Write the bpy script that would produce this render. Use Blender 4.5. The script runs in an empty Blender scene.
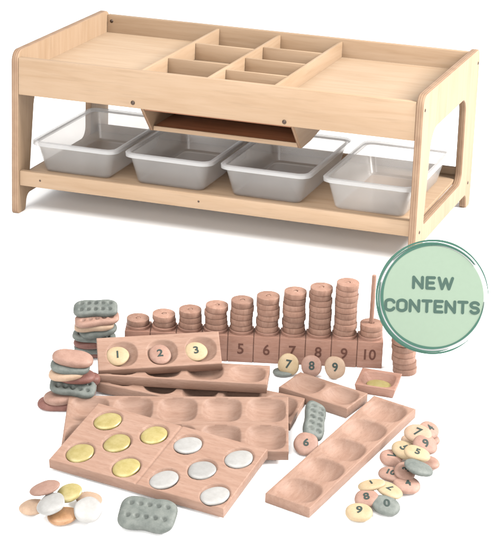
import bpy, bmesh, math, random
from mathutils import Matrix, Vector, Euler, noise
random.seed(7)
C = bpy.context.scene.collection
PI = math.pi
TR = {'F': {'loc': (0.7383, -1.4787, -0.0776), 'rot': (0.1293, 0.068, -0.2054), 'L': 0.1087, 'W': 0.4914}, 'E': {'loc': (0.3783, -1.6746, -0.0714), 'rot': (0.2414, 0.0613, -0.0925), 'L': 0.4178, 'W': 0.2251}, 'D': {'loc': (0.3664, -1.5351, -0.0539), 'rot': (0.2393, -0.0314, 0.3164), 'L': 0.4994, 'W': 0.2042}, 'W': {'loc': (0.3586, -1.3607, -0.0425), 'rot': (0.1365, 0.0666, 0.0366), 'L': 0.4677, 'W': 0.1234}, 'C': {'loc': (0.3088, -1.3367, -0.0096), 'rot': (0.1224, -0.0086, 0.2416), 'L': 0.3921, 'W': 0.0924}, 'B': {'loc': (0.2389, -1.3207, 0.0287), 'rot': (0.5007, -0.0615, 0.4203), 'L': 0.2867, 'W': 0.1}, 'G': {'loc': (0.6211, -1.2512, -0.0401), 'rot': (0.0909, 0.0493, -0.248), 'L': 0.184, 'W': 0.0939}, 'H': {'loc': (0.7251, -1.1487, -0.0325), 'rot': (0.1103, 0.0332, 0.0738), 'L': 0.0957, 'W': 0.0872}}
E_Y = [(-0.1589, 0.0642), (-0.0416, 0.0601), (-0.1024, 0.0014), (-0.1593, -0.063), (-0.0441, -0.0675)]
E_W = [(0.0427, 0.0581), (0.1655, 0.0583), (0.1091, -0.0088), (0.0493, -0.0713), (0.1721, -0.0759)]
B_T = [(-0.0966, -0.0063), (0.002, -0.0092), (0.086, -0.0065)]
B_R = [(-0.0861, -0.0041), (0.0069, -0.005), (0.098, -0.0028)]
BOARD = {'loc': (0.4023, -1.1113, -0.0184), 'rot': (0.0915, 0.0029, 0.2965), 'L': 0.6193}
SIGN = {'loc': (0.8326, -1.1102, 0.1975), 'foot': (0.7856, -0.852, -0.0095), 'rad': 0.1321}
P = {
    'm_tan_l': ((0.1917, -1.9214, -0.1037), (0.2284, -0.1379, 0.3065)),
    'm_copper': ((0.2624, -1.9283, -0.1083), (0.2413, -0.147, 0.4824)),
    'm_tan_r': ((0.2875, -1.8474, -0.0995), (0.2277, 0.1034, 0.3449)),
    'm_white': ((0.3102, -1.906, -0.0954), (0.4867, 0.3857, 0.0477)),
    'm_gold': ((0.2548, -1.8782, -0.0784), (0.3248, -0.298, 0.6362)),
    'm_silver': ((0.2364, -1.9294, -0.0852), (0.2486, -0.4576, 0.8115)),
    'm_pink': ((0.2085, -1.8978, -0.067), (0.1515, -0.2716, 0.4672)),
    'n9y': ((0.8351, -1.6837, -0.1009), (0.3299, 0.034, 0.2294)),
    'n0': ((0.882, -1.6403, -0.0948), (0.4029, 0.1379, 0.3505)),
    'n8': ((0.8385, -1.6401, -0.0866), (0.3854, -0.1571, 0.4421)),
    'n1y': ((0.8382, -1.6027, -0.071), (-0.0259, -0.1716, 0.5667)),
    'n7y': ((0.876, -1.5974, -0.0781), (-0.0471, -0.3066, 2.9688)),
    'n4a': ((0.9031, -1.5483, -0.0821), (0.4037, 0.0397, 0.681)),
    'n10': ((0.8631, -1.5349, -0.0701), (0.2352, 0.1212, -0.0053)),
    'n4b': ((0.8902, -1.5202, -0.0642), (0.3027, -0.2031, 1.521)),
    'n7p': ((0.8424, -1.4588, -0.0656), (0.0368, 0.3026, -0.887)),
    'ngray': ((0.9188, -1.517, -0.0522), (0.2348, 0.3102, 0.3793)),
    'n5a': ((0.8648, -1.4349, -0.0522), (0.1087, 0.3215, -0.7017)),
    'npink': ((0.9207, -1.4449, -0.0695), (0.1571, -0.0, 0.3285)),
    'n5b': ((0.9025, -1.4692, -0.0402), (0.3143, 0.2605, 0.1036)),
    'n9p': ((0.9066, -1.4142, -0.0412), (0.5784, 0.0196, 0.6587)),
    'n4c': ((0.8973, -1.3423, -0.0349), (0.4697, -0.1043, 1.3476)),
    'n7t': ((0.8844, -1.3931, -0.0269), (0.4479, 0.1677, -0.1512)),
    'nund1': ((0.8688, -1.3699, -0.0556), (0.1571, -0.0, 0.3285)),
    'nund2': ((0.899, -1.3532, -0.0547), (0.1571, -0.0, 0.3285)),
    'n6': ((0.653, -1.4821, -0.0554), (0.6097, 0.04, 0.2713)),
    'u7': ((0.5089, -1.1676, -0.0007), (1.0758, 0.123, 0.2623)),
    'u8': ((0.5617, -1.1537, -0.0011), (1.0806, -0.0, 0.3285)),
    'u9': ((0.6155, -1.1394, -0.0015), (1.0773, -0.1231, 0.3945)),
    'udark': ((0.4981, -1.1744, -0.019), (0.103, -0.0, 0.3285)),
    'b_front': ((0.4301, -1.8719, -0.0985), (0.3843, 0.0311, 0.1613)),
    'b_lean': ((0.6469, -1.402, -0.0321), (0.4433, -0.2826, 1.7997)),
    's0': ((0.042, -1.2556, -0.0082), (0.0893, -0.0, 0.3285)),
    's1': ((0.0532, -1.2701, 0.0062), (0.1004, 0.0353, 0.5072)),
    's2': ((0.0479, -1.2763, 0.0228), (0.0936, -0.0521, 0.3236)),
    's3': ((0.0566, -1.279, 0.0403), (0.1297, 0.0695, 0.3351)),
    's4': ((0.0675, -1.2809, 0.0578), (0.1536, -0.1529, 0.4022)),
    's5': ((0.0615, -1.2914, 0.073), (0.1677, -0.1216, 0.3166)),
    's6': ((0.0686, -1.2904, 0.0889), (0.2234, -0.1188, 0.4566)),
    's7': ((0.0609, -1.2808, 0.111), (0.4793, -0.0695, 0.3219)),
    't0': ((0.0697, -1.5179, -0.0398), (0.1395, -0.0, 0.3285)),
    't1': ((0.0775, -1.5191, -0.0233), (0.1667, -0.0643, 0.4958)),
    't2': ((0.1029, -1.5095, 0.0018), (0.4833, 0.1191, 0.2787)),
    't3': ((0.1054, -1.4986, 0.0252), (0.1732, 0.0346, 0.3333)),
    't4': ((0.0894, -1.5188, 0.0372), (0.2118, -0.121, 0.3113)),
    't5': ((0.0962, -1.5119, 0.0528), (0.2451, 0.0691, 0.3383)),
    't6': ((0.1014, -1.5072, 0.0702), (0.2104, 0.121, 0.3456)),
    't7': ((0.111, -1.4418, -0.0019), (0.1281, -0.0, 0.3285)),
    't8': ((0.0932, -1.4578, -0.0311), (0.1299, -0.0, 0.3285)),
    'ringstack': ((0.7573, -1.0419, -0.0229), (0.0948, -0.0, 0.3285)),
    'prop': ((0.2243, -1.2907, -0.0293), (0.1073, -0.0, 0.3285)),
}
CAM = (1.8243, -5.4961, 1.7411, 1.248, -0.0345, 0.3285, 2043.7696)
WORLD = 1.05
LAMPS = [
    ('key_softbox', (4.1, -.1, 3.0), (.3, -.9, 0), (1.8, 1.8), 800, (1, .98, .95)),
    ('front_fill', (.2, -6.0, 1.5), (.1, -.6, .0), (5.0, 2.6), 260, (1, .99, .97)),  # unseen lamp, added to lift the shade under the table
    ('boom_softbox', (-.2, -2.7, 3.1), (0, .1, .3), (3.4, 1.6), 190, (1, .99, .97)),
]


# ------------------------------------------------------------------ helpers
def tag(o, label=None, cat=None, group=None, kind=None):
    if label: o['label'] = label
    if cat: o['category'] = cat
    if group: o['group'] = group
    if kind: o['kind'] = kind
    return o

def link(name, me, mats, parent=None, smooth=None):
    if not isinstance(mats, (list, tuple)): mats = [mats]
    me.name = name
    if not me.materials:
        for m in mats: me.materials.append(m)
    o = bpy.data.objects.new(name, me)
    C.objects.link(o)
    if parent: o.parent = parent
    if smooth is not None:
        me.set_sharp_from_angle(angle=math.radians(smooth)) if smooth > 0 else None
        for p in me.polygons: p.use_smooth = True
    return o

def empty(name, loc=(0, 0, 0), rot=(0, 0, 0)):
    o = bpy.data.objects.new(name, None)
    C.objects.link(o); o.location = loc; o.rotation_euler = rot
    o.empty_display_size = .05
    return o

def bm_mesh(bm, name='m'):
    bmesh.ops.recalc_face_normals(bm, faces=bm.faces[:])
    me = bpy.data.meshes.new(name); bm.to_mesh(me); bm.free()
    return me

def box_bm(bm, mn, mx, bev=.0015, M=None):
    t = bmesh.new()
    bmesh.ops.create_cube(t, size=1)
    for v in t.verts:
        v.co = Vector([(a + b) / 2 + c * (b - a) for a, b, c in zip(mn, mx, v.co)])
    if bev: bmesh.ops.bevel(t, geom=t.edges[:], offset=bev, segments=2, affect='EDGES', profile=.5)
    if M: t.transform(M)
    me = bpy.data.meshes.new('t'); t.to_mesh(me); t.free()
    bm.from_mesh(me); bpy.data.meshes.remove(me)

def box(name, mn, mx, mat, parent=None, bev=.0015):
    bm = bmesh.new(); box_bm(bm, mn, mx, bev)
    return link(name, bm_mesh(bm), mat, parent, 40)

def fillet(pts, seg=7):
    """pts: (x, y, r) polygon corners -> rounded outline"""
    out = []
    n = len(pts)
    for i in range(n):
        p0 = Vector(pts[i - 1][:2]); p = Vector(pts[i][:2]); p1 = Vector(pts[(i + 1) % n][:2]); r = pts[i][2]
        if r <= 0: out.append(p); continue
        a = (p0 - p).normalized(); b = (p1 - p).normalized()
        ang = a.angle(b); t = min(r / math.tan(ang / 2), (p0 - p).length * .49, (p1 - p).length * .49)
        rr = t * math.tan(ang / 2)
        c = p + (a + b).normalized() * (rr / math.sin(ang / 2))
        s = p + a * t - c; e = p + b * t - c
        a0 = math.atan2(s.y, s.x); da = math.atan2(e.y, e.x) - a0
        while da > PI: da -= 2 * PI
        while da < -PI: da += 2 * PI
        for k in range(seg + 1):
            out.append(c + Vector((math.cos(a0 + da * k / seg), math.sin(a0 + da * k / seg))) * rr)
    return out

def plate(name, loops, thick, mat_face, mat_edge, parent=None, M=None, bev=.0012):
    """flat board from outlines (first outer, others holes) in XY, extruded in Z; edges get their own ply material"""
    cu = bpy.data.curves.new('c', 'CURVE'); cu.dimensions = '2D'; cu.fill_mode = 'BOTH'
    cu.extrude = thick / 2 - bev; cu.bevel_depth = bev; cu.bevel_resolution = 1
    for lp in loops:
        sp = cu.splines.new('POLY'); sp.points.add(len(lp) - 1); sp.use_cyclic_u = True
        for q, v in zip(sp.points, lp): q.co = (v[0], v[1], 0, 1)
    tmp = bpy.data.objects.new('tmp', cu); C.objects.link(tmp)
    dg = bpy.context.evaluated_depsgraph_get(); dg.update()
    me = bpy.data.meshes.new_from_object(tmp.evaluated_get(dg))
    bpy.data.objects.remove(tmp); bpy.data.curves.remove(cu)
    me.materials.clear()
    me.materials.append(mat_face); me.materials.append(mat_edge)
    for p in me.polygons:
        p.material_index = 0 if abs(p.normal.z) > .95 else 1
    if M: me.transform(M)
    return link(name, me, [], parent)

def text_mesh(body, size, bold=0.0, extrude=.0006, sx=1.0, spacing=1.0, flat=False):
    cu = bpy.data.curves.new('t', 'FONT'); cu.body = body; cu.size = size; cu.offset = bold
    cu.extrude = extrude; cu.align_x = 'CENTER'; cu.align_y = 'CENTER'; cu.space_character = spacing
    cu.resolution_u = 6
    tmp = bpy.data.objects.new('tmp', cu); C.objects.link(tmp)
    dg = bpy.context.evaluated_depsgraph_get(); dg.update()
    me = bpy.data.meshes.new_from_object(tmp.evaluated_get(dg))
    bpy.data.objects.remove(tmp); bpy.data.curves.remove(cu)
    me.materials.clear()
    xs = [v.co.x for v in me.vertices]; ys = [v.co.y for v in me.vertices]
    cx = (min(xs) + max(xs)) / 2; cy = (min(ys) + max(ys)) / 2
    for v in me.vertices: v.co = ((v.co.x - cx) * sx, v.co.y - cy, v.co.z)
    return me

# ------------------------------------------------------------------ materials
def mat(name):
    m = bpy.data.materials.new(name); m.use_nodes = True
    nt = m.node_tree; b = nt.nodes['Principled BSDF']
    return m, nt, b

def N(nt, t, **kw):
    n = nt.nodes.new(t)
    for k, v in kw.items():
        if k in ('inputs',):
            for i, val in v.items(): n.inputs[i].default_value = val
        else: setattr(n, k, v)
    return n

ALB = .86
def ramp(nt, stops, k=ALB):
    n = nt.nodes.new('ShaderNodeValToRGB'); e = n.color_ramp.elements
    while len(e) < len(stops): e.new(.5)
    for q, (p, c) in zip(e, stops): q.position = p; q.color = (*[v * k for v in c], 1)
    return n

def wood(name, base, dark, light, scale=(3, 40, 40), rough=.5, fleck=0.0, bump=.15, warp=1.2, seed=0.0, spec=.35, vary=.06, fs=(30, 260, 260)):
    """fine-grained pale timber: soft cathedral figure + long pores; scale stretches the grain along the small axis"""
    m, nt, b = mat(name); L = nt.links.new
    tc = N(nt, 'ShaderNodeTexCoord'); oi = N(nt, 'ShaderNodeObjectInfo')
    add = N(nt, 'ShaderNodeVectorMath', operation='MULTIPLY_ADD')
    comb = N(nt, 'ShaderNodeCombineXYZ')
    for i in range(3): L(oi.outputs['Random'], comb.inputs[i])
    L(comb.outputs[0], add.inputs[0]); add.inputs[1].default_value = (3.1 + seed, 5.7, 9.3); L(tc.outputs['Object'], add.inputs[2])
    mp = N(nt, 'ShaderNodeMapping'); mp.inputs['Scale'].default_value = scale; L(add.outputs[0], mp.inputs[0])
    n1 = N(nt, 'ShaderNodeTexNoise', inputs={'Scale': 1.0, 'Detail': 4.0, 'Roughness': .55, 'Distortion': warp}); L(mp.outputs[0], n1.inputs['Vector'])
    mp2 = N(nt, 'ShaderNodeMapping'); mp2.inputs['Scale'].default_value = [s * 6 for s in scale]; L(add.outputs[0], mp2.inputs[0])
    n2 = N(nt, 'ShaderNodeTexNoise', inputs={'Scale': 1.0, 'Detail': 3.0, 'Roughness': .6}); L(mp2.outputs[0], n2.inputs['Vector'])
    n3 = N(nt, 'ShaderNodeTexNoise', inputs={'Scale': 5.0, 'Detail': 2.0}); L(add.outputs[0], n3.inputs['Vector'])
    mix = N(nt, 'ShaderNodeMath', operation='MULTIPLY_ADD'); L(n2.outputs[0], mix.inputs[0]); mix.inputs[1].default_value = .35; L(n1.outputs[0], mix.inputs[2])
    mx2 = N(nt, 'ShaderNodeMath', operation='MULTIPLY_ADD'); L(n3.outputs[0], mx2.inputs[0]); mx2.inputs[1].default_value = .3; L(mix.outputs[0], mx2.inputs[2])
    rp = ramp(nt, [(.58, dark), (.80, base), (1.05 if False else .98, light)]); L(mx2.outputs[0], rp.inputs[0])
    col = rp.outputs[0]
    # slight piece-to-piece difference in tone
    hv = N(nt, 'ShaderNodeHueSaturation'); L(col, hv.inputs['Color'])
    mr = N(nt, 'ShaderNodeMapRange', inputs={3: 1 - vary, 4: 1 + vary}); L(oi.outputs['Random'], mr.inputs[0]); L(mr.outputs[0], hv.inputs['Value'])
    col = hv.outputs[0]
    if fleck:   # short dark pores lying along the grain
        mp3 = N(nt, 'ShaderNodeMapping'); mp3.inputs['Scale'].default_value = fs; L(add.outputs[0], mp3.inputs[0])
        n4 = N(nt, 'ShaderNodeTexNoise', inputs={'Scale': 1.0, 'Detail': 2.0, 'Roughness': .5}); L(mp3.outputs[0], n4.inputs['Vector'])
        fr_ = N(nt, 'ShaderNodeMapRange', inputs={1: .56, 2: .70, 3: 0.0, 4: fleck}); L(n4.outputs[0], fr_.inputs[0])
        mc = N(nt, 'ShaderNodeMix', data_type='RGBA'); L(fr_.outputs[0], mc.inputs['Factor']); L(col, mc.inputs['A']); mc.inputs['B'].default_value = (*[v * .55 for v in dark], 1)
        col = mc.outputs['Result']
    L(col, b.inputs['Base Color'])
    b.inputs['Roughness'].default_value = rough
    b.inputs['Specular IOR Level'].default_value = spec
    bp = N(nt, 'ShaderNodeBump', inputs={'Strength': bump, 'Distance': .0006}); L(n2.outputs[0], bp.inputs['Height']); L(bp.outputs[0], b.inputs['Normal'])
    return m

def mottled(name, c1, c2, scale=60, rough=.6, bump=.2, metallic=0.0, spec=.3, vary=.1, dist=.0006):
    m, nt, b = mat(name); L = nt.links.new
    tc = N(nt, 'ShaderNodeTexCoord'); oi = N(nt, 'ShaderNodeObjectInfo')
    add = N(nt, 'ShaderNodeVectorMath', operation='ADD'); comb = N(nt, 'ShaderNodeCombineXYZ')
    mu = N(nt, 'ShaderNodeMath', operation='MULTIPLY', inputs={1: 7.0}); L(oi.outputs['Random'], mu.inputs[0])
    for i in range(3): L(mu.outputs[0], comb.inputs[i])
    L(tc.outputs['Object'], add.inputs[0]); L(comb.outputs[0], add.inputs[1])
    n1 = N(nt, 'ShaderNodeTexNoise', inputs={'Scale': scale, 'Detail': 5.0, 'Roughness': .65}); L(add.outputs[0], n1.inputs['Vector'])
    n2 = N(nt, 'ShaderNodeTexNoise', inputs={'Scale': scale * 9, 'Detail': 3.0, 'Roughness': .7}); L(add.outputs[0], n2.inputs['Vector'])
    mm = N(nt, 'ShaderNodeMath', operation='MULTIPLY_ADD', inputs={1: .4}); L(n2.outputs[0], mm.inputs[0]); L(n1.outputs[0], mm.inputs[2])
    rp = ramp(nt, [(.5, c1), (.9, c2)]); L(mm.outputs[0], rp.inputs[0])
    hv = N(nt, 'ShaderNodeHueSaturation'); L(rp.outputs[0], hv.inputs['Color'])
    mr = N(nt, 'ShaderNodeMapRange', inputs={3: 1 - vary, 4: 1 + vary}); L(oi.outputs['Random'], mr.inputs[0]); L(mr.outputs[0], hv.inputs['Value'])
    L(hv.outputs[0], b.inputs['Base Color'])
    b.inputs['Roughness'].default_value = rough; b.inputs['Metallic'].default_value = metallic
    b.inputs['Specular IOR Level'].default_value = spec
    bp = N(nt, 'ShaderNodeBump', inputs={'Strength': bump, 'Distance': dist}); L(n2.outputs[0], bp.inputs['Height']); L(bp.outputs[0], b.inputs['Normal'])
    return m

def plain(name, c, rough=.6, metallic=0.0, spec=.3):
    m, nt, b = mat(name)
    tc = N(nt, 'ShaderNodeTexCoord')
    n = N(nt, 'ShaderNodeTexNoise', inputs={'Scale': 90.0, 'Detail': 3.0}); nt.links.new(tc.outputs['Object'], n.inputs['Vector'])
    rp = ramp(nt, [(.3, [v * .985 for v in c]), (.7, [min(1, v * 1.01) for v in c])]); nt.links.new(n.outputs[0], rp.inputs[0])
    nt.links.new(rp.outputs[0], b.inputs['Base Color'])
    b.inputs['Roughness'].default_value = rough; b.inputs['Metallic'].default_value = metallic; b.inputs['Specular IOR Level'].default_value = spec
    return m

def ply_edge(name):
    """stacked veneers seen on the cut edge: bands across the board thickness (object X)"""
    m, nt, b = mat(name); L = nt.links.new
    tc = N(nt, 'ShaderNodeTexCoord'); sx = N(nt, 'ShaderNodeSeparateXYZ'); L(tc.outputs['Object'], sx.inputs[0])
    mu = N(nt, 'ShaderNodeMath', operation='MULTIPLY', inputs={1: 2 * PI / .0062}); L(sx.outputs[0], mu.inputs[0])
    si = N(nt, 'ShaderNodeMath', operation='SINE'); L(mu.outputs[0], si.inputs[0])
    n = N(nt, 'ShaderNodeTexNoise', inputs={'Scale': 25.0, 'Detail': 4.0}); L(tc.outputs['Object'], n.inputs['Vector'])
    mm = N(nt, 'ShaderNodeMath', operation='MULTIPLY_ADD', inputs={1: .3}); L(si.outputs[0], mm.inputs[0]); L(n.outputs[0], mm.inputs[2])
    rp = ramp(nt, [(.1, (.16, .096, .060)), (.55, (.215, .138, .088)), (.95, (.26, .176, .114))]); L(mm.outputs[0], rp.inputs[0])
    L(rp.outputs[0], b.inputs['Base Color']); b.inputs['Roughness'].default_value = .6; b.inputs['Specular IOR Level'].default_value = .2
    return m

B1, B2, B3 = (.290, .200, .129), (.264, .176, .109), (.306, .216, .144)
BIRCH_X = wood('birch_ply_grain_across', B1, B2, B3, (2.2, 26, 26), rough=.6, spec=.14, fleck=.16, fs=(10, 150, 150))
BIRCH_Y = wood('birch_ply_grain_along_depth', B1, B2, B3, (26, 2.2, 26), rough=.6, spec=.14, fleck=.16, fs=(150, 10, 150))
BIRCH_Z = wood('birch_ply_panel', B1, B2, B3, (26, 26, 2.4), rough=.6, spec=.14, fleck=.16, fs=(150, 150, 10))
BIRCH_FLOOR = wood('birch_ply_tray_floor', (.318, .228, .153), (.298, .206, .132), (.332, .243, .166), (2.5, 22, 22), rough=.6, spec=.14, fleck=.16, fs=(10, 150, 150))
HOPPER = wood('shade_tinted_plywood', (.25, .105, .05), (.20, .08, .037), (.29, .13, .067), (3, 30, 30), rough=.55)  # shade and warm bounce inside the chute, put into the wood colour
EDGE = ply_edge('plywood_cut_edge')
K1, K2, K3 = (.202, .122, .089), (.180, .104, .074), (.220, .138, .103)
BEECH_X = wood('beech_toy_wood', K1, K2, K3, (14, 90, 90), rough=.6, bump=.3, spec=.2, warp=.6, fleck=.30, fs=(70, 420, 420))
BEECH_Y = wood('beech_toy_wood_lengthwise', K1, K2, K3, (90, 14, 90), rough=.6, bump=.3, spec=.2, warp=.6, fleck=.30, fs=(420, 70, 420))
BEECH_R = wood('beech_ring_wood', (.200, .113, .082), (.176, .095, .067), (.226, .134, .099), (60, 60, 20), rough=.62, bump=.3, spec=.2, vary=.15, fleck=.3, fs=(300, 300, 60))
BEECH_D = wood('beech_board_wood', (.215, .115, .084), (.192, .099, .070), (.236, .133, .100), (16, 90, 90), rough=.6, bump=.3, spec=.2, fleck=.3, fs=(70, 420, 420))
PINK = mottled('pink_stone', (.175, .097, .072), (.240, .146, .112), 45)
PINK_D = mottled('dark_red_stone', (.10, .038, .03), (.15, .067, .052), 45)
TAN = mottled('tan_stone', (.235, .155, .105), (.30, .212, .147), 45)
YEL = mottled('pale_yellow_stone', (.245, .178, .10), (.30, .228, .142), 40)
GREY = mottled('grey_green_stone', (.062, .071, .064), (.112, .120, .108), 55, bump=.35)
GOLD = mottled('gold_pearl_stone', (.225, .18, .055), (.29, .24, .10), 60, rough=.38, spec=.5, metallic=.15)
SILVER = mottled('silver_white_stone', (.205, .198, .187), (.248, .242, .232), 60, rough=.4, spec=.5, metallic=.1)
COPPER = mottled('copper_stone', (.20, .10, .045), (.28, .155, .075), 60, rough=.42, spec=.5, metallic=.15)
INK = plain('dark_green_ink', (.016, .027, .023), .7)
INK_W = plain('burnt_brown_ink', (.075, .028, .018), .8)
SCREW = plain('dark_bronze_screw', (.07, .05, .04), .35, .8)
SIGN_FACE = plain('pale_green_print', (.160, .212, .160), .55)
SIGN_WHITE = plain('white_print', (.45, .45, .45), .55)
SIGN_DARK = plain('dark_green_print', (.022, .075, .053), .55)
SIGN_TEXT = plain('grey_green_print', (.025, .056, .043), .55)
POST = plain('brushed_grey_metal', (.45, .45, .46), .35, .9)

m, nt, b = mat('white_studio_sweep')
tc = N(nt, 'ShaderNodeTexCoord'); n = N(nt, 'ShaderNodeTexNoise', inputs={'Scale': 4.0, 'Detail': 4.0}); nt.links.new(tc.outputs['Object'], n.inputs['Vector'])
rp = ramp(nt, [(.3, (.90, .90, .90)), (.7, (.92, .92, .92))], 1.0); nt.links.new(n.outputs[0], rp.inputs[0]); nt.links.new(rp.outputs[0], b.inputs['Base Color'])
b.inputs['Roughness'].default_value = .9; b.inputs['Specular IOR Level'].default_value = .1
WHITE = m

def frosted(name, clear, c, tint):
    m, nt, b = mat(name); L = nt.links.new
    nt.nodes.remove(b); out = [x for x in nt.nodes if x.type == 'OUTPUT_MATERIAL'][0]
    tr = N(nt, 'ShaderNodeBsdfTransparent'); tr.inputs[0].default_value = (*tint, 1)
    df = N(nt, 'ShaderNodeBsdfDiffuse'); df.inputs[0].default_value = (*c, 1)
    tl = N(nt, 'ShaderNodeBsdfTranslucent'); tl.inputs[0].default_value = (*c, 1)
    gl = N(nt, 'ShaderNodeBsdfGlossy'); gl.inputs['Roughness'].default_value = .22; gl.inputs[0].default_value = (.9, .9, .9, 1)
    m1 = N(nt, 'ShaderNodeMixShader', inputs={0: .45}); L(df.outputs[0], m1.inputs[1]); L(tl.outputs[0], m1.inputs[2])
    tc = N(nt, 'ShaderNodeTexCoord'); nz = N(nt, 'ShaderNodeTexNoise', inputs={'Scale': 7.0, 'Detail': 3.0}); L(tc.outputs['Object'], nz.inputs['Vector'])
    mr = N(nt, 'ShaderNodeMapRange', inputs={1: .3, 2: .7, 3: clear + .012, 4: clear - .012}); L(nz.outputs[0], mr.inputs[0])
    m2 = N(nt, 'ShaderNodeMixShader'); L(mr.outputs[0], m2.inputs[0]); L(m1.outputs[0], m2.inputs[1]); L(tr.outputs[0], m2.inputs[2])
    lw = N(nt, 'ShaderNodeLayerWeight', inputs={'Blend': .5}); pw = N(nt, 'ShaderNodeMath', operation='POWER', inputs={1: 3.5}); L(lw.outputs['Facing'], pw.inputs[0])
    fr = N(nt, 'ShaderNodeMath', operation='MULTIPLY_ADD', inputs={1: .45, 2: .03}); L(pw.outputs[0], fr.inputs[0]); m3 = N(nt, 'ShaderNodeMixShader'); L(fr.outputs[0], m3.inputs[0]); L(m2.outputs[0], m3.inputs[1]); L(gl.outputs[0], m3.inputs[2])
    L(m3.outputs[0], out.inputs[0])
    return m
TUB = frosted('frosted_clear_plastic', .81, (.97, .965, .96), (.76, .75, .74))
TUB_FLOOR = frosted('clear_plastic_floor', .84, (.80, .79, .78), (.93, .915, .90))
RIM = frosted('frosted_thick_plastic', .70, (.88, .885, .89), (.71, .705, .70))

# ------------------------------------------------------------------ ground: one white seamless sheet
HX, HY = -math.sin(.3285), math.cos(.3285)
S0, S1, SL = -.75, -1.55, math.tan(math.radians(9))
def G(x, y):
    s = HX * x + HY * y
    if s > S0: return 0.
    if s > S1: return -SL * (S0 - s) ** 2 / (2 * (S0 - S1))
    return -SL * (S0 - S1) / 2 - SL * (S1 - s)
bm = bmesh.new()
ss = [-7, -4, -3, -2.6, -2.2, -1.9, -1.7] + [-1.55 + .04 * i for i in range(21)] + [-.5, 0, .6, 1.5, 3, 6, 12, 40]
us = [-40, -12, -6, -3, -2, -1, 0, 1, 2, 3, 6, 12, 40]
rows = []
for s in ss:
    row = []
    for u in us:
        x = HX * s + HY * u; y = HY * s - HX * u
        row.append(bm.verts.new((x, y, G(x, y))))
    rows.append(row)
for a, c in zip(rows, rows[1:]):
    for i in range(len(us) - 1): bm.faces.new((a[i], a[i + 1], c[i + 1], c[i]))
g = link('ground', bm_mesh(bm), WHITE, None, 0); tag(g, kind='structure')
if g.data.polygons[0].normal.z < 0: g.data.flip_normals()

# ------------------------------------------------------------------ table
TW, TH = .336, .478
table = empty('activity_table')
tag(table, 'long low birch plywood play table with divided tray top and lower shelf', 'table')
PT = .020
outer = fillet([(-TW, TH, .03), (-TW, 0, .012), (-TW + .050, 0, .015), (-TW + .058, .048, .03), (TW - .058, .048, .03), (TW - .050, 0, .015), (TW, 0, .012), (TW, TH, .03)])
hole = fillet([(-.258, .100, .012), (.200, .100, .035), (.195, .362, .05), (-.222, .362, .07)], 9)
def screw(parent, loc, axis, r=.0052):
    bm = bmesh.new()
    bmesh.ops.create_uvsphere(bm, u_segments=16, v_segments=8, radius=r)
    for v in bm.verts: v.co.z *= .45
    q = Vector(axis).to_track_quat('Z', 'Y').to_matrix().to_4x4(); q.translation = loc
    bm.transform(q)
    return link('screw', bm_mesh(bm), SCREW, parent, 0)
RM = Matrix(((0, 0, 1, 0), (1, 0, 0, 0), (0, 1, 0, 0), (0, 0, 0, 1)))   # board XY -> table YZ
panels = []
for sgn in (-1, 1):
    M = Matrix.Translation((sgn * (.6 - PT / 2), 0, 0)) @ RM
    panels.append(plate('end_panel', [outer, hole], PT, BIRCH_Z, EDGE, table, M, .002))
for y, z in ((-TW + .018, .437), (TW - .018, .437), (-TW + .04, .09), (TW - .045, .078)):
    screw(panels[1], (.6003, y, z), (1, 0, 0), .0048)
XI = .6 - PT - .0005
AT, AB = .461, .354
fa = box('front_apron', (-XI, -TW + .001, AB), (XI, -TW + .019, AT), BIRCH_X, table, .0015)
screw(fa, (-.230, -TW + .0005, .369), (0, -1, 0), .0062); screw(fa, (.214, -TW + .0005, .365), (0, -1, 0), .0062)
ba = box('back_apron', (-XI, TW - .019, AB), (XI, TW - .001, AT + .006), BIRCH_X, table, .0015)
screw(ba, (-.565, TW - .0195, .448), (0, -1, 0), .0055)
XL, XM, XR = -.218, -.016, .184
YF, YB = -TW + .0195, TW - .0195
FZ = .412
box('tray_floor', (-XI, YF, FZ - .012), (XL - .0005, YB, FZ), BIRCH_FLOOR, table, 0)
box('tray_floor', (XR + .0005, YF, FZ - .012), (XI, YB, FZ), BIRCH_FLOOR, table, 0)
ins = box('sorting_insert', (XL, YF, .396), (XR, YB, .406), BIRCH_FLOOR, table, .001)
WT = .0095; TOPZ = .4595
for x in (XL, XM - WT / 2, XR - WT):
    box('partition', (x, YF + .0004, .4062), (x + WT, YB - .0004, TOPZ), BIRCH_Y, ins, .0012)
for (x0, x1, ys) in ((XL + WT, XM - WT / 2, (.108, -.118)), (XM + WT / 2, XR - WT, (.150, -.012, -.180))):
    for y in ys:
        box('cross_divider', (x0 + .0003, y - .0045, .4062), (x1 - .0003, y + .0045, TOPZ - .004), BIRCH_X, ins, .0012)
# storage chute slung below the insert
box('chute_lip', (-.2045, -.2385, .2705), (.2255, -.2305, .2835), BIRCH_X, table, .0012)
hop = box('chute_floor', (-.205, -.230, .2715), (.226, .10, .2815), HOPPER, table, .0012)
side = [Vector(p) for p in ((-.318, .3538), (-.236, .270), (-.150, .272), (.11, .30), (.20, .3538))]
for x in (-.2105, .2315):
    plate('chute_side', [fillet([(p.x, p.y, .004) for p in side])], .0105, BIRCH_Y, EDGE, table, Matrix.Translation((x, 0, 0)) @ RM, .001)
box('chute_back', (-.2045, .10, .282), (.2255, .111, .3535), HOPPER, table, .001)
box('chute_lid', (-.2045, YF + .006, .345), (.2255, .0995, .3535), HOPPER, table, .001)
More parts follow.
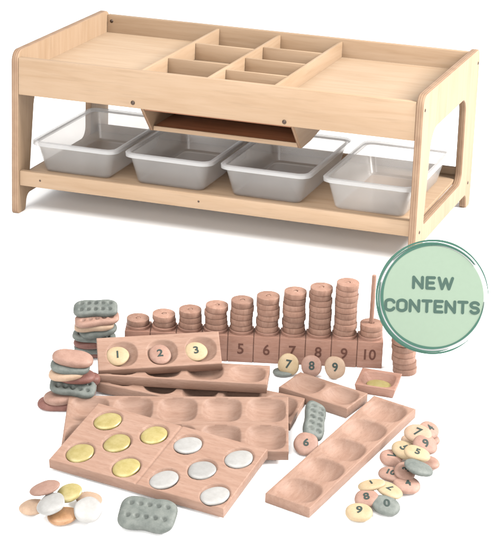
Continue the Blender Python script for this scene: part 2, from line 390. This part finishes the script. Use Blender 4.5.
# lower shelf
box('shelf', (-XI, -TW + .0275, .100), (XI, TW - .0915, .112), BIRCH_X, table, .001)
fr = box('front_rail', (-XI, -TW + .008, .084), (XI, -TW + .027, .128), BIRCH_X, table, .002)
for x in (-.515, -.03): screw(fr, (x, -TW + .0078, .106), (0, -1, 0), .003)
box('back_rail', (-XI, TW - .091, .084), (XI, TW - .073, .132), BIRCH_X, table, .002)

# ------------------------------------------------------------------ plastic tubs
def rrect(w, d, r, z, seg=6):
    out = []
    for cx, cy, a0 in ((w - r, d - r, 0), (-w + r, d - r, 90), (-w + r, -d + r, 180), (w - r, -d + r, 270)):
        for k in range(seg + 1):
            a = math.radians(a0 + 90 * k / seg); out.append((cx + r * math.cos(a), cy + r * math.sin(a), z))
    return out
def loft(loops, cap0=True, cap1=True, closed=False):
    bm = bmesh.new(); R = [[bm.verts.new(p) for p in l] for l in loops]
    pairs = list(zip(R, R[1:])) + ([(R[-1], R[0])] if closed else [])
    for a, b_ in pairs:
        n = len(a)
        for i in range(n): bm.faces.new((a[i], a[(i + 1) % n], b_[(i + 1) % n], b_[i]))
    if cap0 and not closed: bm.faces.new(list(reversed(R[0])))
    if cap1 and not closed: bm.faces.new(R[-1])
    return bm
def make_tub():
    root = empty('plastic_tub')
    w, d, h, t = .1215, .215, .090, .0022
    b0 = .019
    loops = [rrect(w - b0 - .006, d - b0 - .006, .018, 0), rrect(w - b0, d - b0, .022, .006), rrect(w, d, .026, h - .006),
             rrect(w - t, d - t, .024, h - .006), rrect(w - b0 - t, d - b0 - t, .020, .007), rrect(w - b0 - .008, d - b0 - .008, .016, .0025)]
    tb = link('tub_body', bm_mesh(loft(loops)), [TUB, TUB_FLOOR], root, 35)
    for p in tb.data.polygons:
        if p.center.z < .004 and abs(p.normal.z) > .9: p.material_index = 1
    o = .0125
    loops = [rrect(w - t, d - t, .024, h - .0058), rrect(w + .0005, d + .0005, .026, h - .0058), rrect(w + o - .003, d + o - .003, .032, h - .003), rrect(w + o - .003, d + o - .003, .032, h - .0095),
             rrect(w + o - .0006, d + o - .0006, .034, h - .0095), rrect(w + o, d + o, .034, h + .001), rrect(w + o - .003, d + o - .003, .032, h + .0035), rrect(w + .002, d + .002, .026, h + .003), rrect(w - t, d - t, .024, h - .001)]
    link('tub_rim', bm_mesh(loft(loops, closed=True)), RIM, root, 35)
    return root
def copy_tree(o, parent=None):
    c = o.copy(); C.objects.link(c); c.parent = parent
    for ch in [q for q in bpy.data.objects if q.parent == o]: copy_tree(ch, c)
    return c
tub = make_tub()
for i, (x, lb) in enumerate([(-.436, 'clear frosted plastic tub at the left end of the lower shelf, by the left legs'),
                             (-.148, 'clear frosted plastic tub under the left half of the wooden chute, second from the left'),
                             (.141, 'clear frosted plastic tub under the right end of the wooden chute, third from the left'),
                             (.442, 'clear frosted plastic tub at the right end of the shelf behind the front leg')]):
    o = tub if i == 0 else copy_tree(tub)
    o.location = (x, -.056, .1135); tag(o, lb, 'tub', 'plastic tubs on the table shelf')

# ------------------------------------------------------------------ wooden trays with hollows
def sstep(t):
    t = max(0., min(1., t)); return t * t * (3 - 2 * t)
def make_tray(name, L, W, T, hollows, mt, loc, rot, step=.0028, groove=None, taper=0.0):
    """hollows: (cx, cy, ax, ay, depth, power, wall) - rounded-square bowls cut into the top"""
    nx, ny = max(8, int(L / step)), max(8, int(W / step))
    def coords(n, l):
        c = [-l / 2 + l * i / n for i in range(n + 1)]
        return sorted(set([-l / 2, -l / 2 + .0008, -l / 2 + .002] + c[1:-1] + [l / 2 - .002, l / 2 - .0008, l / 2]))
    X, Y = coords(nx, L), coords(ny, W)
    ph = random.random() * 50
    def z(x, y):
        d = 0
        for cx, cy, ax, ay, dep, pw, wall in hollows:
            q = (abs((x - cx) / ax) ** pw + abs((y - cy) / ay) ** pw) ** (1 / pw)
            if q < 1:
                d = max(d, dep * (1 - q ** wall) * (1 if q < .94 else .75 + .25 * (1 - q) / .06))
        zz = T - d
        if groove is not None: zz -= .0022 * math.exp(-((x - groove) / .0022) ** 2)
        e = min(L / 2 - abs(x), W / 2 - abs(y))
        if e < .002: zz -= .0016 * (1 - e / .002) ** 2
        return zz
    bm = bmesh.new()
    top = [[bm.verts.new((x, y, z(x, y))) for x in X] for y in Y]
    for j in range(len(Y) - 1):
        for i in range(len(X) - 1):
            bm.faces.new((top[j][i], top[j][i + 1], top[j + 1][i + 1], top[j + 1][i]))
    rim = [top[0][i] for i in range(len(X))] + [top[j][-1] for j in range(1, len(Y))] + [top[-1][i] for i in range(len(X) - 2, -1, -1)] + [top[j][0] for j in range(len(Y) - 2, 0, -1)]
    mid = [bm.verts.new((v.co.x * (1 - taper * .92), v.co.y * (1 - taper * .92), .0012)) for v in rim]
    low = [bm.verts.new((v.co.x * (1 - .0024 / L - taper), v.co.y * (1 - .0024 / W - taper), 0)) for v in rim]
    n = len(rim)
    for a, b_ in ((rim, mid), (mid, low)):
        for i in range(n): bm.faces.new((a[(i + 1) % n], a[i], b_[i], b_[(i + 1) % n]))
    bm.faces.new(list(reversed(low)))
    o = link(name, bm_mesh(bm), mt, None, 50)
    o.location = loc; o.rotation_euler = rot
    return o, z

TT = .025
def rects(nx, ny, L, W, fill=.86, depth=.012, pw=2.8, wall=.42, ox=0, oy=0):
    cx, cy = L / nx, W / ny
    return [(-L / 2 + cx * (i + .5) + ox, -W / 2 + cy * (j + .5) + oy, cx * fill / 2, cy * fill / 2, depth, pw, wall) for i in range(nx) for j in range(ny)]

def tray(key, hol, mt, label, step=.0028, groove=None, group='hollowed wooden trays', taper=0.0):
    t = TR[key]
    o, z = make_tray('wooden_tray', t['L'], t['W'], TT, hol(t['L'], t['W']), mt, t['loc'], t['rot'], step, groove, taper)
    tag(o, label, 'tray', group)
    return o, z
tF, zF = tray('F', lambda L, W: rects(1, 5, L, W, .89, .0215, 2.7, 2.6), BEECH_Y, 'long five-hollow empty tray lying alone beside the pile of numbered stones')
tD, zD = tray('D', lambda L, W: rects(5, 2, L, W, .89, .0195, 3.4, 3.4), BEECH_X, 'wide empty tray with two rows of hollows, under the tray of gold and white stones')
tW, zW = tray('W', lambda L, W: rects(5, 1, L, W, .86, .020, 2.8, 3), BEECH_X, 'lowest long tray of the pile, its right corner poking out behind the two-row tray')
tC, zC = tray('C', lambda L, W: rects(4, 1, L, W, .86, .020, 2.8, 3), BEECH_X, 'narrow hollowed tray lying directly under the tray of stones 1, 2 and 3')
tG, zG = tray('G', lambda L, W: rects(2, 1, L, W, .90, .0195, 2.6, 2.6), BEECH_X, 'short tray of two empty hollows in front of the stones 7, 8 and 9')
tH, zH = tray('H', lambda L, W: [(0, -.002, L * .42, W * .42, .0195, 3.6, 3)], BEECH_D, 'small square one-hollow tray holding a gold disc below the 10 block', .002, taper=.10)
RD = .0275
tB, zB = tray('B', lambda L, W: [(x, y, .0365, .0385, .0145, 2.3, 4) for x, y in B_R], BEECH_X, 'three-hollow tray tilted to face the viewer, holding stones 1, 2 and 3', .002)
tE, zE = tray('E', lambda L, W: [(x, y, .0325, .0385, .0105, 2.0, 7) for x, y in E_Y + E_W], BEECH_X, 'broad tray with five gold and five white stones set in two patterns of five', .0021, groove=.001)

# ------------------------------------------------------------------ stones
def stone_mesh(a, b_, t, seed=0, irr=.05, dim=(), waist=0.0, pw=2.0, dome=2.6, seg=56, rings=12, dimd=.0035, dimr=.006):
    """lens / cushion shaped piece: outline radius by angle, domed top and bottom, optional pressed dimples in the top"""
    rnd = random.Random(seed); ph = [rnd.random() * 6.28 for _ in range(3)]; am = [rnd.uniform(-irr, irr), rnd.uniform(-irr, irr) * .6, rnd.uniform(-irr, irr) * .4]
    def R(th):
        c, s = math.cos(th), math.sin(th)
        r = 1 / ((abs(c) / a) ** pw + (abs(s) / b_) ** pw) ** (1 / pw)
        if waist: r *= 1 - waist * math.exp(-((c * r) / (a * .42)) ** 2)
        return r * (1 + am[0] * math.cos(2 * th + ph[0]) + am[1] * math.cos(3 * th + ph[1]) + am[2] * math.cos(5 * th + ph[2]))
    def top(x, y):
        th = math.atan2(y, x); q = min(1, math.hypot(x, y) / R(th))
        z = t / 2 * (1 - q ** dome) ** (1 / 2.2)
        for dx, dy in dim: z -= dimd * math.exp(-(((x - dx) ** 2 + (y - dy) ** 2) / dimr ** 2) ** 1.6)
        return z
    bm = bmesh.new(); rows = []
    qs = [math.sin(PI / 2 * k / rings) for k in range(1, rings + 1)] if not dim else [k / rings * .985 for k in range(1, rings)] + [.993, 1.0]
    c0 = bm.verts.new((0, 0, top(0, 0)))
    for q in qs:
        rows.append([bm.verts.new((q * R(2 * PI * i / seg) * math.cos(2 * PI * i / seg), q * R(2 * PI * i / seg) * math.sin(2 * PI * i / seg), 0)) for i in range(seg)])
        for v in rows[-1]: v.co.z = top(v.co.x, v.co.y) if q < .9999 else 0
    brow = []
    for q in list(reversed(qs))[1:]:
        rw = [bm.verts.new((q * R(2 * PI * i / seg) * math.cos(2 * PI * i / seg), q * R(2 * PI * i / seg) * math.sin(2 * PI * i / seg), 0)) for i in range(seg)]
        for v in rw: v.co.z = -t / 2 * (1 - min(1, q) ** dome) ** (1 / 2.2)
        brow.append(rw)
    c1 = bm.verts.new((0, 0, -t / 2))
    allr = rows + brow
    for i in range(seg):
        bm.faces.new((c0, allr[0][i], allr[0][(i + 1) % seg])); bm.faces.new((c1, allr[-1][(i + 1) % seg], allr[-1][i]))
    for p, q in zip(allr, allr[1:]):
        for i in range(seg): bm.faces.new((p[i], q[i], q[(i + 1) % seg], p[(i + 1) % seg]))
    return bm_mesh(bm), top

def stone(name, pose, dims, mt, label, cat='stone', group=None, num=None, seed=0, numsize=.026, numoff=(0, 0), **kw):
    me, top = stone_mesh(*dims, seed=seed, **kw)
    o = link(name, me, mt, None, 0)
    o.location, o.rotation_euler = pose
    tag(o, label, cat, group)
    if num is not None:
        tm = text_mesh(num, numsize, .0007, .0004)
        for v in tm.vertices:
            x, y = v.co.x + numoff[0], v.co.y + numoff[1]
            v.co = (x, y, top(x, y) + (.0007 if v.co.z > 0 else -.001))
        link('numeral', tm, INK, o)
    return o

def on_tray(tr, x, y, z, tilt=(0, 0), spin=0):
    M = Matrix.LocRotScale(Vector(tr.location), tr.rotation_euler, None) @ Matrix.LocRotScale(Vector((x, y, z)), Euler((tilt[0], tilt[1], spin)), None)
    return M.to_translation(), M.to_euler()

spots = ['back left', 'back right', 'centre', 'front left', 'front right']
for i, (x, y) in enumerate(E_Y):
    stone('gold_stone', on_tray(tE, x, y, TT - .0045, (random.uniform(-.03, .03), random.uniform(-.03, .03)), random.uniform(-.5, .1)), (.0282, .0335, .0135), GOLD,
          'gold stone in the %s hollow of the left half of the ten-stone tray' % spots[i], 'stone', 'gold stones set in the tray', seed=i, dome=3.2)
for i, (x, y) in enumerate(E_W):
    stone('white_stone', on_tray(tE, x, y, TT - .0045, (random.uniform(-.03, .03), random.uniform(-.03, .03)), random.uniform(-.5, .1)), (.0282, .0335, .0135), SILVER,
          'pearly white stone in the %s hollow of the right half of the ten-stone tray' % spots[i], 'stone', 'white stones set in the tray', seed=20 + i, dome=3.2)
for i, ((x, y), mt, nm) in enumerate(zip(B_T, (YEL, PINK, YEL), '123')):
    stone('number_stone', on_tray(tB, x, y, TT - .004, (.05, 0), (.0, .05, .1)[i]), (.026, .028, .014), mt,
          '%s stone marked %s resting in the tilted three-hollow tray' % (('pale yellow', 'pink', 'pale yellow')[i], nm), 'stone', 'number stones', nm, seed=40 + i, numsize=.028)
stone('gold_disc', on_tray(tH, .003, -.008, TT - .0125, (0, 0), 0), (.029, .024, .009), GOLD, 'flat gold disc lying in the small square tray below the 10 block', 'stone', None, seed=61)

# loose metallic pile at front left
for k, dims, mt, lb in [('m_tan_l', (.030, .026, .018), TAN, 'tan stone at the left edge of the metallic pile, half under the silver one'),
                        ('m_copper', (.032, .028, .020), COPPER, 'coppery brown stone lowest at the front of the metallic pile'),
                        ('m_tan_r', (.028, .024, .016), TAN, 'tan stone peeking out behind the white one at the right of the metallic pile'),
                        ('m_white', (.029, .033, .016), SILVER, 'white stone leaning at the right edge of the metallic pile'),
                        ('m_gold', (.028, .026, .016), GOLD, 'gold stone at the back of the metallic pile beside the pink one'),
                        ('m_silver', (.031, .029, .016), SILVER, 'silvery white stone on top of the copper and tan ones in the metallic pile'),
                        ('m_pink', (.034, .024, .016), PINK, 'brownish pink stone topmost of the metallic pile')]:
    stone('polished_stone', P[k], (dims[0], dims[1], dims[2] * .82), mt, lb, 'stone', 'metallic stones piled at the front left', seed=sum(map(ord, k)))

# numbered pile at the right
for k, dims, mt, num, lb, sz in [
    ('nund1', (.028, .026, .020), TAN, None, 'tan stone buried under the top 7 in the numbered pile', 0),
    ('nund2', (.028, .026, .020), PINK, None, 'pink stone buried under the topmost 9 of the numbered pile', 0),
    ('npink', (.030, .026, .020), PINK, None, 'pink stone peeking out under the tilted grey one in the numbered pile', 0),
    ('n9y', (.030, .028, .020), YEL, '9', 'pale yellow stone marked 9 at the front tip of the numbered pile', .028),
    ('n8', (.028, .026, .018), PINK, '8', 'pink stone marked 8 behind the front yellow 9', .026),
    ('n0', (.032, .029, .020), GREY, '0', 'grey green stone marked 0 at the front of the numbered pile', .028),
    ('n1y', (.032, .024, .016), YEL, '1', 'pale yellow stone marked 1 tipped over on the pink 8', .022),
    ('n7y', (.034, .026, .016), YEL, '7', 'pale yellow stone marked 7 just behind the grey 0', .024),
    ('n4a', (.031, .028, .018), PINK, '4', 'pink stone marked 4 at the right of the numbered pile below the 3', .024),
    ('n10', (.029, .025, .016), PINK, '10', 'pale pink stone marked 10 in the middle of the numbered pile', .022),
    ('n4b', (.032, .025, .016), PINK, '3', 'pink stone marked 3 below the tilted plain grey stone', .022),
    ('n7p', (.029, .026, .018), PINK, '7', 'pink stone marked 7 at the left edge of the numbered pile', .024),
    ('n5a', (.031, .027, .018), YEL, '5', 'mustard yellow stone marked 5 leaning behind the pink 7', .028),
    ('ngray', (.035, .026, .018), GREY, None, 'plain grey green stone tilted under the pale yellow 5', 0),
    ('n5b', (.030, .024, .016), YEL, '5', 'pale yellow stone marked 5 lying on the plain grey stone', .024),
    ('n9p', (.029, .029, .018), PINK, '9', 'pink stone marked 9 at the upper right of the numbered pile', .028),
    ('n4c', (.028, .026, .018), PINK, '4', 'pink stone marked 4 at the far back of the numbered pile', .024),
    ('n7t', (.032, .028, .018), TAN, '7', 'pinkish yellow stone marked 7 topmost of the numbered pile', .030),
    ('n6', (.029, .031, .018), PINK, '6', 'pink stone marked 6 leaning on the dimpled grey piece between the trays', .026),
    ('u7', (.027, .027, .018), YEL, '7', 'pale yellow stone marked 7 propped upright against the counting board', .028),
    ('u8', (.026, .027, .018), PINK, '8', 'pale pink stone marked 8 propped upright against the counting board', .028),
    ('u9', (.026, .0285, .018), TAN, '9', 'pale tan stone marked 9 propped upright against the counting board', .028),
    ('udark', (.026, .020, .014), GREY, None, 'dark grey green piece lying flat under the propped yellow 7', 0)]:  # last entry: flat dark grey green piece at the foot of the 7
    stone('number_stone', P[k], (dims[0] * .95, dims[1] * .95, dims[2] * .86), mt, lb, 'stone', 'number stones', num, seed=sum(map(ord, k)), numsize=sz, dome=3.2, pw=2.15)

# dimpled grey pieces and the two tall stacks
DIM = [(-.042 + .021 * i, y) for i in range(5) for y in (-.0115, .0125)]
def bone(key, dims, lb, seed=0, group='dimpled grey green pieces', mt=None):
    s = dims[0] / .066
    return stone('dimpled_piece', P[key], dims, mt or GREY, lb, 'dimpled piece', group, seed=seed, dim=[(x * s, y * dims[1] / .033) for x, y in DIM], waist=.13, pw=3.6, dome=5.5, seg=128, rings=30, irr=.02, dimd=.0062, dimr=.0058 * s)
bone('b_front', (.061, .0475, .024), 'dimpled grey green piece propped against the front edge of the ten-stone tray', 3)
bone('b_lean', (.064, .027, .024), 'dimpled grey green piece leaning on the two-hollow tray behind the pink 6', 5)
bone('s7', (.053, .0265, .020), 'dimpled grey green piece topping the taller stack of stones at the back left', 6)
bone('t2', (.053, .0275, .020), 'dimpled grey green piece in the middle of the shorter stack of stones', 8)
for k, dims, mt, lb in [
    ('s0', (0.042, 0.027, 0.020), PINK_D, 'dark red stone at the bottom of the taller stack'),
    ('s1', (0.044, 0.027, 0.020), GREY, 'grey green bar second from the bottom of the taller stack'),
    ('s2', (0.042, 0.027, 0.021), PINK_D, 'dark red stone third from the bottom of the taller stack'),
    ('s3', (0.048, 0.029, 0.021), GREY, 'dark grey green bar in the middle of the taller stack'),
    ('s4', (0.046, 0.029, 0.021), GREY, 'tilted grey green stone above the middle of the taller stack'),
    ('s5', (0.044, 0.027, 0.019), TAN, 'tan dimpled bar third from the top of the taller stack'),
    ('s6', (0.049, 0.029, 0.020), PINK, 'pinkish orange bar just under the dimpled top of the taller stack'),
    ('t0', (0.046, 0.029, 0.021), PINK_D, 'dark red stone at the very bottom of the shorter stack'),
    ('t8', (0.040, 0.027, 0.026), PINK_D, 'dark red stone on the ground under the dimpled piece of the shorter stack'),
    ('t1', (0.040, 0.027, 0.021), PINK, 'pink stone second from the bottom of the shorter stack'),
    ('t7', (0.028, 0.021, 0.024), PINK_D, 'dark red stone jutting out at the right of the shorter stack'),
    ('t3', (0.044, 0.027, 0.021), PINK_D, 'reddish stone just above the dimpled piece of the shorter stack'),
    ('t4', (0.041, 0.027, 0.020), TAN, 'pale tan stone third from the top of the shorter stack'),
    ('t5', (0.045, 0.029, 0.021), GREY, 'grey green stone second from the top of the shorter stack'),
    ('t6', (0.047, 0.029, 0.022), PINK, 'tilted pink oval stone topping the shorter stack')]:
    if k in ('s1', 's3', 's5', 's6'):
        bone(k, (dims[0] * 1.08, dims[1] * .96, dims[2] * .92), lb, sum(map(ord, k)), 'stones in the two stacks', mt)
        continue
    stone('smooth_stone', P[k], dims, mt, lb, 'stone', 'stones in the two stacks', seed=sum(map(ord, k)) * 3, irr=.04, dome=5.0, pw=2.5, rings=16)

# ------------------------------------------------------------------ counting board, rings
bl = BOARD['L']; cell = bl / 10; BD, BH = .062, .0695
board = empty('counting_board', BOARD['loc'], BOARD['rot'])
tag(board, 'row of ten joined wooden cubes numbered along the front with upright pegs', 'counting board')
bm = bmesh.new()
for i in range(10):
    x0 = -bl / 2 + cell * i
    box_bm(bm, (x0 + .0006, -BD / 2, 0), (x0 + cell - .0006, BD / 2, BH), .002)
box_bm(bm, (-bl / 2 + .004, -BD / 2 + .004, .003), (bl / 2 - .004, BD / 2 - .004, BH - .004), 0)
base = link('cube_row', bm_mesh(bm), BEECH_D, board, 40)
def lathe(prof, seg=40, close=True):
    loops = [[(r * math.cos(2 * PI * i / seg), r * math.sin(2 * PI * i / seg), z) for i in range(seg)] for r, z in prof]
    return loft(loops, closed=close)
RT = .0147
def ring_mesh(R=.0278, t=RT - .0002, r=.0062):
    b_ = .0014
    return bm_mesh(lathe([(r, b_ * .5), (r + b_ * .5, 0), (R - b_, 0), (R - b_ * .3, b_ * .3), (R, b_), (R, t - b_), (R - b_ * .3, t - b_ * .3), (R - b_, t), (r + b_ * .5, t), (r, t - b_ * .5)]))
rmesh = ring_mesh()
counts = [1, 2, 3, 4, 5, 6, 7, 8, 9, 2]
ordw = ['lowest', 'second', 'third', 'fourth', 'fifth', 'sixth', 'seventh', 'eighth', 'ninth']
BM = Matrix.LocRotScale(Vector(BOARD['loc']), Euler(BOARD['rot']), None)
rng = random.Random(4)
proto = None
for i, cnt in enumerate(counts):
    x = -bl / 2 + cell * (i + .5)
    col = link('collar', bm_mesh(loft([[((.0292 - e) * math.cos(2 * PI * k / 40) + x, (.0292 - e) * math.sin(2 * PI * k / 40), z) for k in range(40)] for e, z in ((0, BH - .001), (0, BH + .0065), (.0015, BH + .008), (.02, BH + .0081))])), BEECH_D, board, 40)
    z0 = BH + .0083
    ph = z0 + RT * (cnt if i < 9 else 10) + (-.001 if i < 9 else .006)
    link('peg', bm_mesh(loft([[(r * math.cos(2 * PI * k / 20) + x, r * math.sin(2 * PI * k / 20), z) for k in range(20)] for r, z in ((.0056, BH), (.0056, ph - .0025), (.0048, ph - .0006), (.0035, ph))])), BEECH_R, board, 40)
    tm = text_mesh(str(i + 1), .0385, .0004, .0006, .92)
    tm.transform(Matrix.Translation((x, -BD / 2 - .0003, BH * .52)) @ Matrix.Rotation(PI / 2, 4, 'X'))
    link('numeral', tm, INK_W, board)
    for j in range(cnt):
        if proto is None:
            o = proto = link('stacking_ring', rmesh, BEECH_R, None, 40)
        else:
            o = proto.copy(); C.objects.link(o)
        M = BM @ Matrix.LocRotScale(Vector((x + rng.uniform(-.0016, .0016), rng.uniform(-.0014, .0014), z0 + RT * j)), Euler((rng.uniform(-.006, .006), rng.uniform(-.006, .006), rng.random() * 6.28)), Vector((1, 1, 1)) * rng.uniform(.97, 1.0))
        o.location = M.to_translation(); o.rotation_euler = M.to_euler(); o.scale = M.to_scale()
        if cnt == 1: lb = 'single wooden ring on the first peg at the left of the counting board'
        else:
            w = 'topmost' if j == cnt - 1 else ordw[j] + (' from the bottom' if j else '')
            lb = '%s wooden ring on the peg of cube %d of the counting board' % (w, i + 1)
        tag(o, lb, 'ring', 'wooden stacking rings')
lo = Matrix.LocRotScale(Vector(P['ringstack'][0]), Euler(P['ringstack'][1]), None)
offs = [(.004, -.001, 0), (.0025, .001, 0), (-.001, 0, 0), (-.0005, .001, .01), (-.003, 0, .03), (-.004, -.001, .05)]
for j, (dx, dy, tl) in enumerate(offs):
    o = proto.copy(); C.objects.link(o)
    M = lo @ Matrix.LocRotScale(Vector((dx, dy, RT * 1.02 * j + tl * .028)), Euler((0, tl, j * 1.3)), Vector((1.04, 1.04, 1.02)))
    o.location = M.to_translation(); o.rotation_euler = M.to_euler(); o.scale = M.to_scale()
    w = 'topmost' if j == 5 else ordw[j] + (' from the bottom' if j else '')
    tag(o, '%s ring of the loose ring pile standing right of cube 10' % w, 'ring', 'wooden stacking rings')
pr = Matrix.LocRotScale(Vector(P['prop'][0]), Euler(P['prop'][1]), None)
for dx, w in ((-.075, 'left'), (.075, 'right')):
    for j in range(5):
        o = proto.copy(); C.objects.link(o)
        M = pr @ Matrix.LocRotScale(Vector((dx, .015, RT * j)), Euler((0, 0, j * 2.1)), Vector((.98, .98, .98)))
        o.location = M.to_translation(); o.rotation_euler = M.to_euler(); o.scale = M.to_scale()
        tag(o, '%s ring of the %s pile behind the tilted three-stone tray' % ('topmost' if j == 4 else ordw[j] + (' from the bottom' if j else ''), w), 'ring', 'wooden stacking rings')

# ------------------------------------------------------------------ round sign on its stand
R0 = SIGN['rad']
sg = empty('round_sign', SIGN['loc'], (PI / 2 - math.radians(17), 0, .318))
tag(sg, 'round pale green sign reading NEW CONTENTS in dark green brushed rings', 'sign')
def disc(name, r, z0, z1, mt, bev=.0012, cx=0, cy=0):
    bm = loft([[(rr * math.cos(2 * PI * k / 96) + cx, rr * math.sin(2 * PI * k / 96) + cy, z) for k in range(96)] for rr, z in ((r, z0), (r, z1 - bev), (r - bev, z1))])
    return link(name, bm_mesh(bm), mt, sg, 30)
disc('sign_back', R0 * .955, -.008, -.0008, SIGN_WHITE)
disc('sign_face', R0 * .90, -.0006, .0008, SIGN_FACE, .0005)
def stroke(r0, w, a0, a1, ecc=(0, 0), z=.0012, taper=True):
    """brushed ring stroke: open annulus of varying width"""
    n = 140; bm = bmesh.new(); rows = []
    for k in range(n + 1):
        t = k / n; a = math.radians(a0 + (a1 - a0) * t)
        ww = w * (.55 + .45 * math.sin(PI * t)) * (1 + .18 * math.sin(5 * a + r0 * 300))
        if taper: ww *= min(1, .25 + 9 * t, .25 + 9 * (1 - t))
        rr = r0 * (1 + .006 * math.sin(2 * a + w * 900))
        c, s = math.cos(a), math.sin(a)
        rows.append([bm.verts.new(((rr + d) * c + ecc[0], (rr + d) * s + ecc[1], zz)) for d, zz in ((-ww / 2, z - .0025), (-ww / 2, z), (ww / 2, z), (ww / 2, z - .0025))])
    for p, q in zip(rows, rows[1:]):
        for i in range(4): bm.faces.new((p[i], q[i], q[(i + 1) % 4], p[(i + 1) % 4]))
    bm.faces.new(rows[0]); bm.faces.new(list(reversed(rows[-1])))
    return link('brush_ring', bm_mesh(bm), SIGN_DARK, sg, 40)
stroke(R0 * .985, R0 * .042, 2, 318, (0, 0), .0014)
stroke(R0 * .905, R0 * .045, 40, 356, (R0 * .012, R0 * .012), .0018)
stroke(R0 * .945, R0 * .040, 165, 290, (-R0 * .005, -R0 * .01), .0022)
stroke(R0 * .93, R0 * .03, 38, 140, (0, R0 * .015), .0026)
def arc(cx, cy, rx, ry, a0, a1, n=10):
    return [(cx + rx * math.cos(math.radians(a0 + (a1 - a0) * k / n)), cy + ry * math.sin(math.radians(a0 + (a1 - a0) * k / n))) for k in range(n + 1)]
GLYPH = {   # centre lines of a narrow rounded sans, cap height 1
    'N': (.56, [[(0, 0), (0, 1), (.56, 0), (.56, 1)]]),
    'E': (.46, [[(.46, 1), (0, 1), (0, 0), (.46, 0)], [(0, .51), (.40, .51)]]),
    'W': (.86, [[(0, 1), (.21, 0), (.43, .92), (.65, 0), (.86, 1)]]),
    'C': (.52, [arc(.27, .73, .27, .27, 10, 180) + arc(.27, .27, .27, .27, 180, 350)]),
    'O': (.56, [arc(.28, .72, .28, .28, 0, 180) + arc(.28, .28, .28, .28, 180, 360) + [(.56, .72)]]),
    'T': (.54, [[(0, 1), (.54, 1)], [(.27, 1), (.27, 0)]]),
    'S': (.50, [arc(.25, .75, .25, .25, 20, 180, 8)[:-1] + arc(.25, .76, .25, .25, 180, 262, 6) + arc(.25, .25, .25, .26, 82, 0, 6) + arc(.25, .25, .25, .25, 0, -160, 8)]),
}
def lettering(word, h, w, th, y, gap):
    total = sum(GLYPH[c][0] for c in word) + gap * (len(word) - 1)
    k = w / total; x = -w / 2; bm = bmesh.new(); z = .0013
    def slab(pts, z):
        vs = [bm.verts.new((p[0], p[1], z)) for p in pts]; lo = [bm.verts.new((p[0], p[1], z - .0008)) for p in pts]
        bm.faces.new(vs)
        for i in range(len(vs)): bm.faces.new((vs[i - 1], vs[i], lo[i], lo[i - 1]))
    for c in word:
        gw, paths = GLYPH[c]
        for p in paths:
            q = [Vector((x + a * k, y + (b_ - .5) * h)) for a, b_ in p]
            q = [v for i, v in enumerate(q) if i == 0 or (v - q[i - 1]).length > 1e-6]
            for i, (u, v) in enumerate(zip(q, q[1:])):        # one round-ended stroke per segment, each a hair above the last
                d = (v - u).normalized(); a0 = math.atan2(d.y, d.x)
                pts = [v + Vector((math.cos(a0 + t), math.sin(a0 + t))) * th for t in [-PI / 2 + PI * j / 8 for j in range(9)]]
                pts += [u + Vector((math.cos(a0 + t), math.sin(a0 + t))) * th for t in [PI / 2 + PI * j / 8 for j in range(9)]]
                slab(pts, z); z += .000012
        x += (gw + gap) * k
        z = .0013
    return link('lettering', bm_mesh(bm), SIGN_TEXT, sg)
lettering('NEW', R0 * .185, R0 * .68, R0 * .0265, R0 * .245, .30)
lettering('CONTENTS', R0 * .185, R0 * 1.63, R0 * .0265, R0 * -.165, .26)
# stand: foot on the ground behind, upright, short arm forward
inv = Matrix.LocRotScale(Vector(SIGN['loc']), sg.rotation_euler, None).inverted()
f = Vector(SIGN['foot']); top = Vector((f.x, f.y, SIGN['loc'][2] + .01))
def tube(a, b_, r):
    d = b_ - a; q = d.to_track_quat('Z', 'Y').to_matrix().to_4x4(); q.translation = a
    bm = loft([[(rr * math.cos(2 * PI * k / 20), rr * math.sin(2 * PI * k / 20), z) for k in range(20)] for rr, z in ((r, 0), (r, d.length))])
    bm.transform(inv @ q); return bm_mesh(bm)
link('post', tube(f, top, .004), POST, sg, 40)
link('arm', tube(top + Vector((0, 0, -.004)), Vector(SIGN['loc']) + Vector((0, .006, .004)), .0035), POST, sg, 40)
link('foot', tube(f, f + Vector((0, 0, .006)), .03), POST, sg, 40)

# ------------------------------------------------------------------ light
w = bpy.data.worlds.new('World'); bpy.context.scene.world = w; w.use_nodes = True
bg = w.node_tree.nodes['Background']; bg.inputs[0].default_value = (1, 1, 1, 1); bg.inputs[1].default_value = WORLD
def area(name, loc, target, size, power, col=(1, 1, 1)):
    l = bpy.data.lights.new(name, 'AREA'); l.shape = 'RECTANGLE'; l.size, l.size_y = size; l.energy = power; l.color = col
    o = bpy.data.objects.new(name, l); C.objects.link(o); o.location = loc
    o.rotation_euler = (Vector(target) - Vector(loc)).to_track_quat('-Z', 'Y').to_euler()
    return o
for a in LAMPS: area(*a)

# ------------------------------------------------------------------ camera
cam = bpy.data.cameras.new('Camera'); co = bpy.data.objects.new('Camera', cam); C.objects.link(co)
co.location = CAM[:3]; co.rotation_euler = CAM[3:6]
cam.sensor_fit = 'VERTICAL'; cam.sensor_height = 36; cam.lens = 36 * CAM[6] / 542
cam.clip_start = .05; cam.clip_end = 200
sc = bpy.context.scene; sc.camera = co
sc.view_settings.view_transform = 'Standard'; sc.view_settings.look = 'None'; sc.view_settings.exposure = 0; sc.view_settings.gamma = 1
sc.cycles.max_bounces = 10; sc.cycles.transparent_max_bounces = 24; sc.cycles.diffuse_bounces = 5
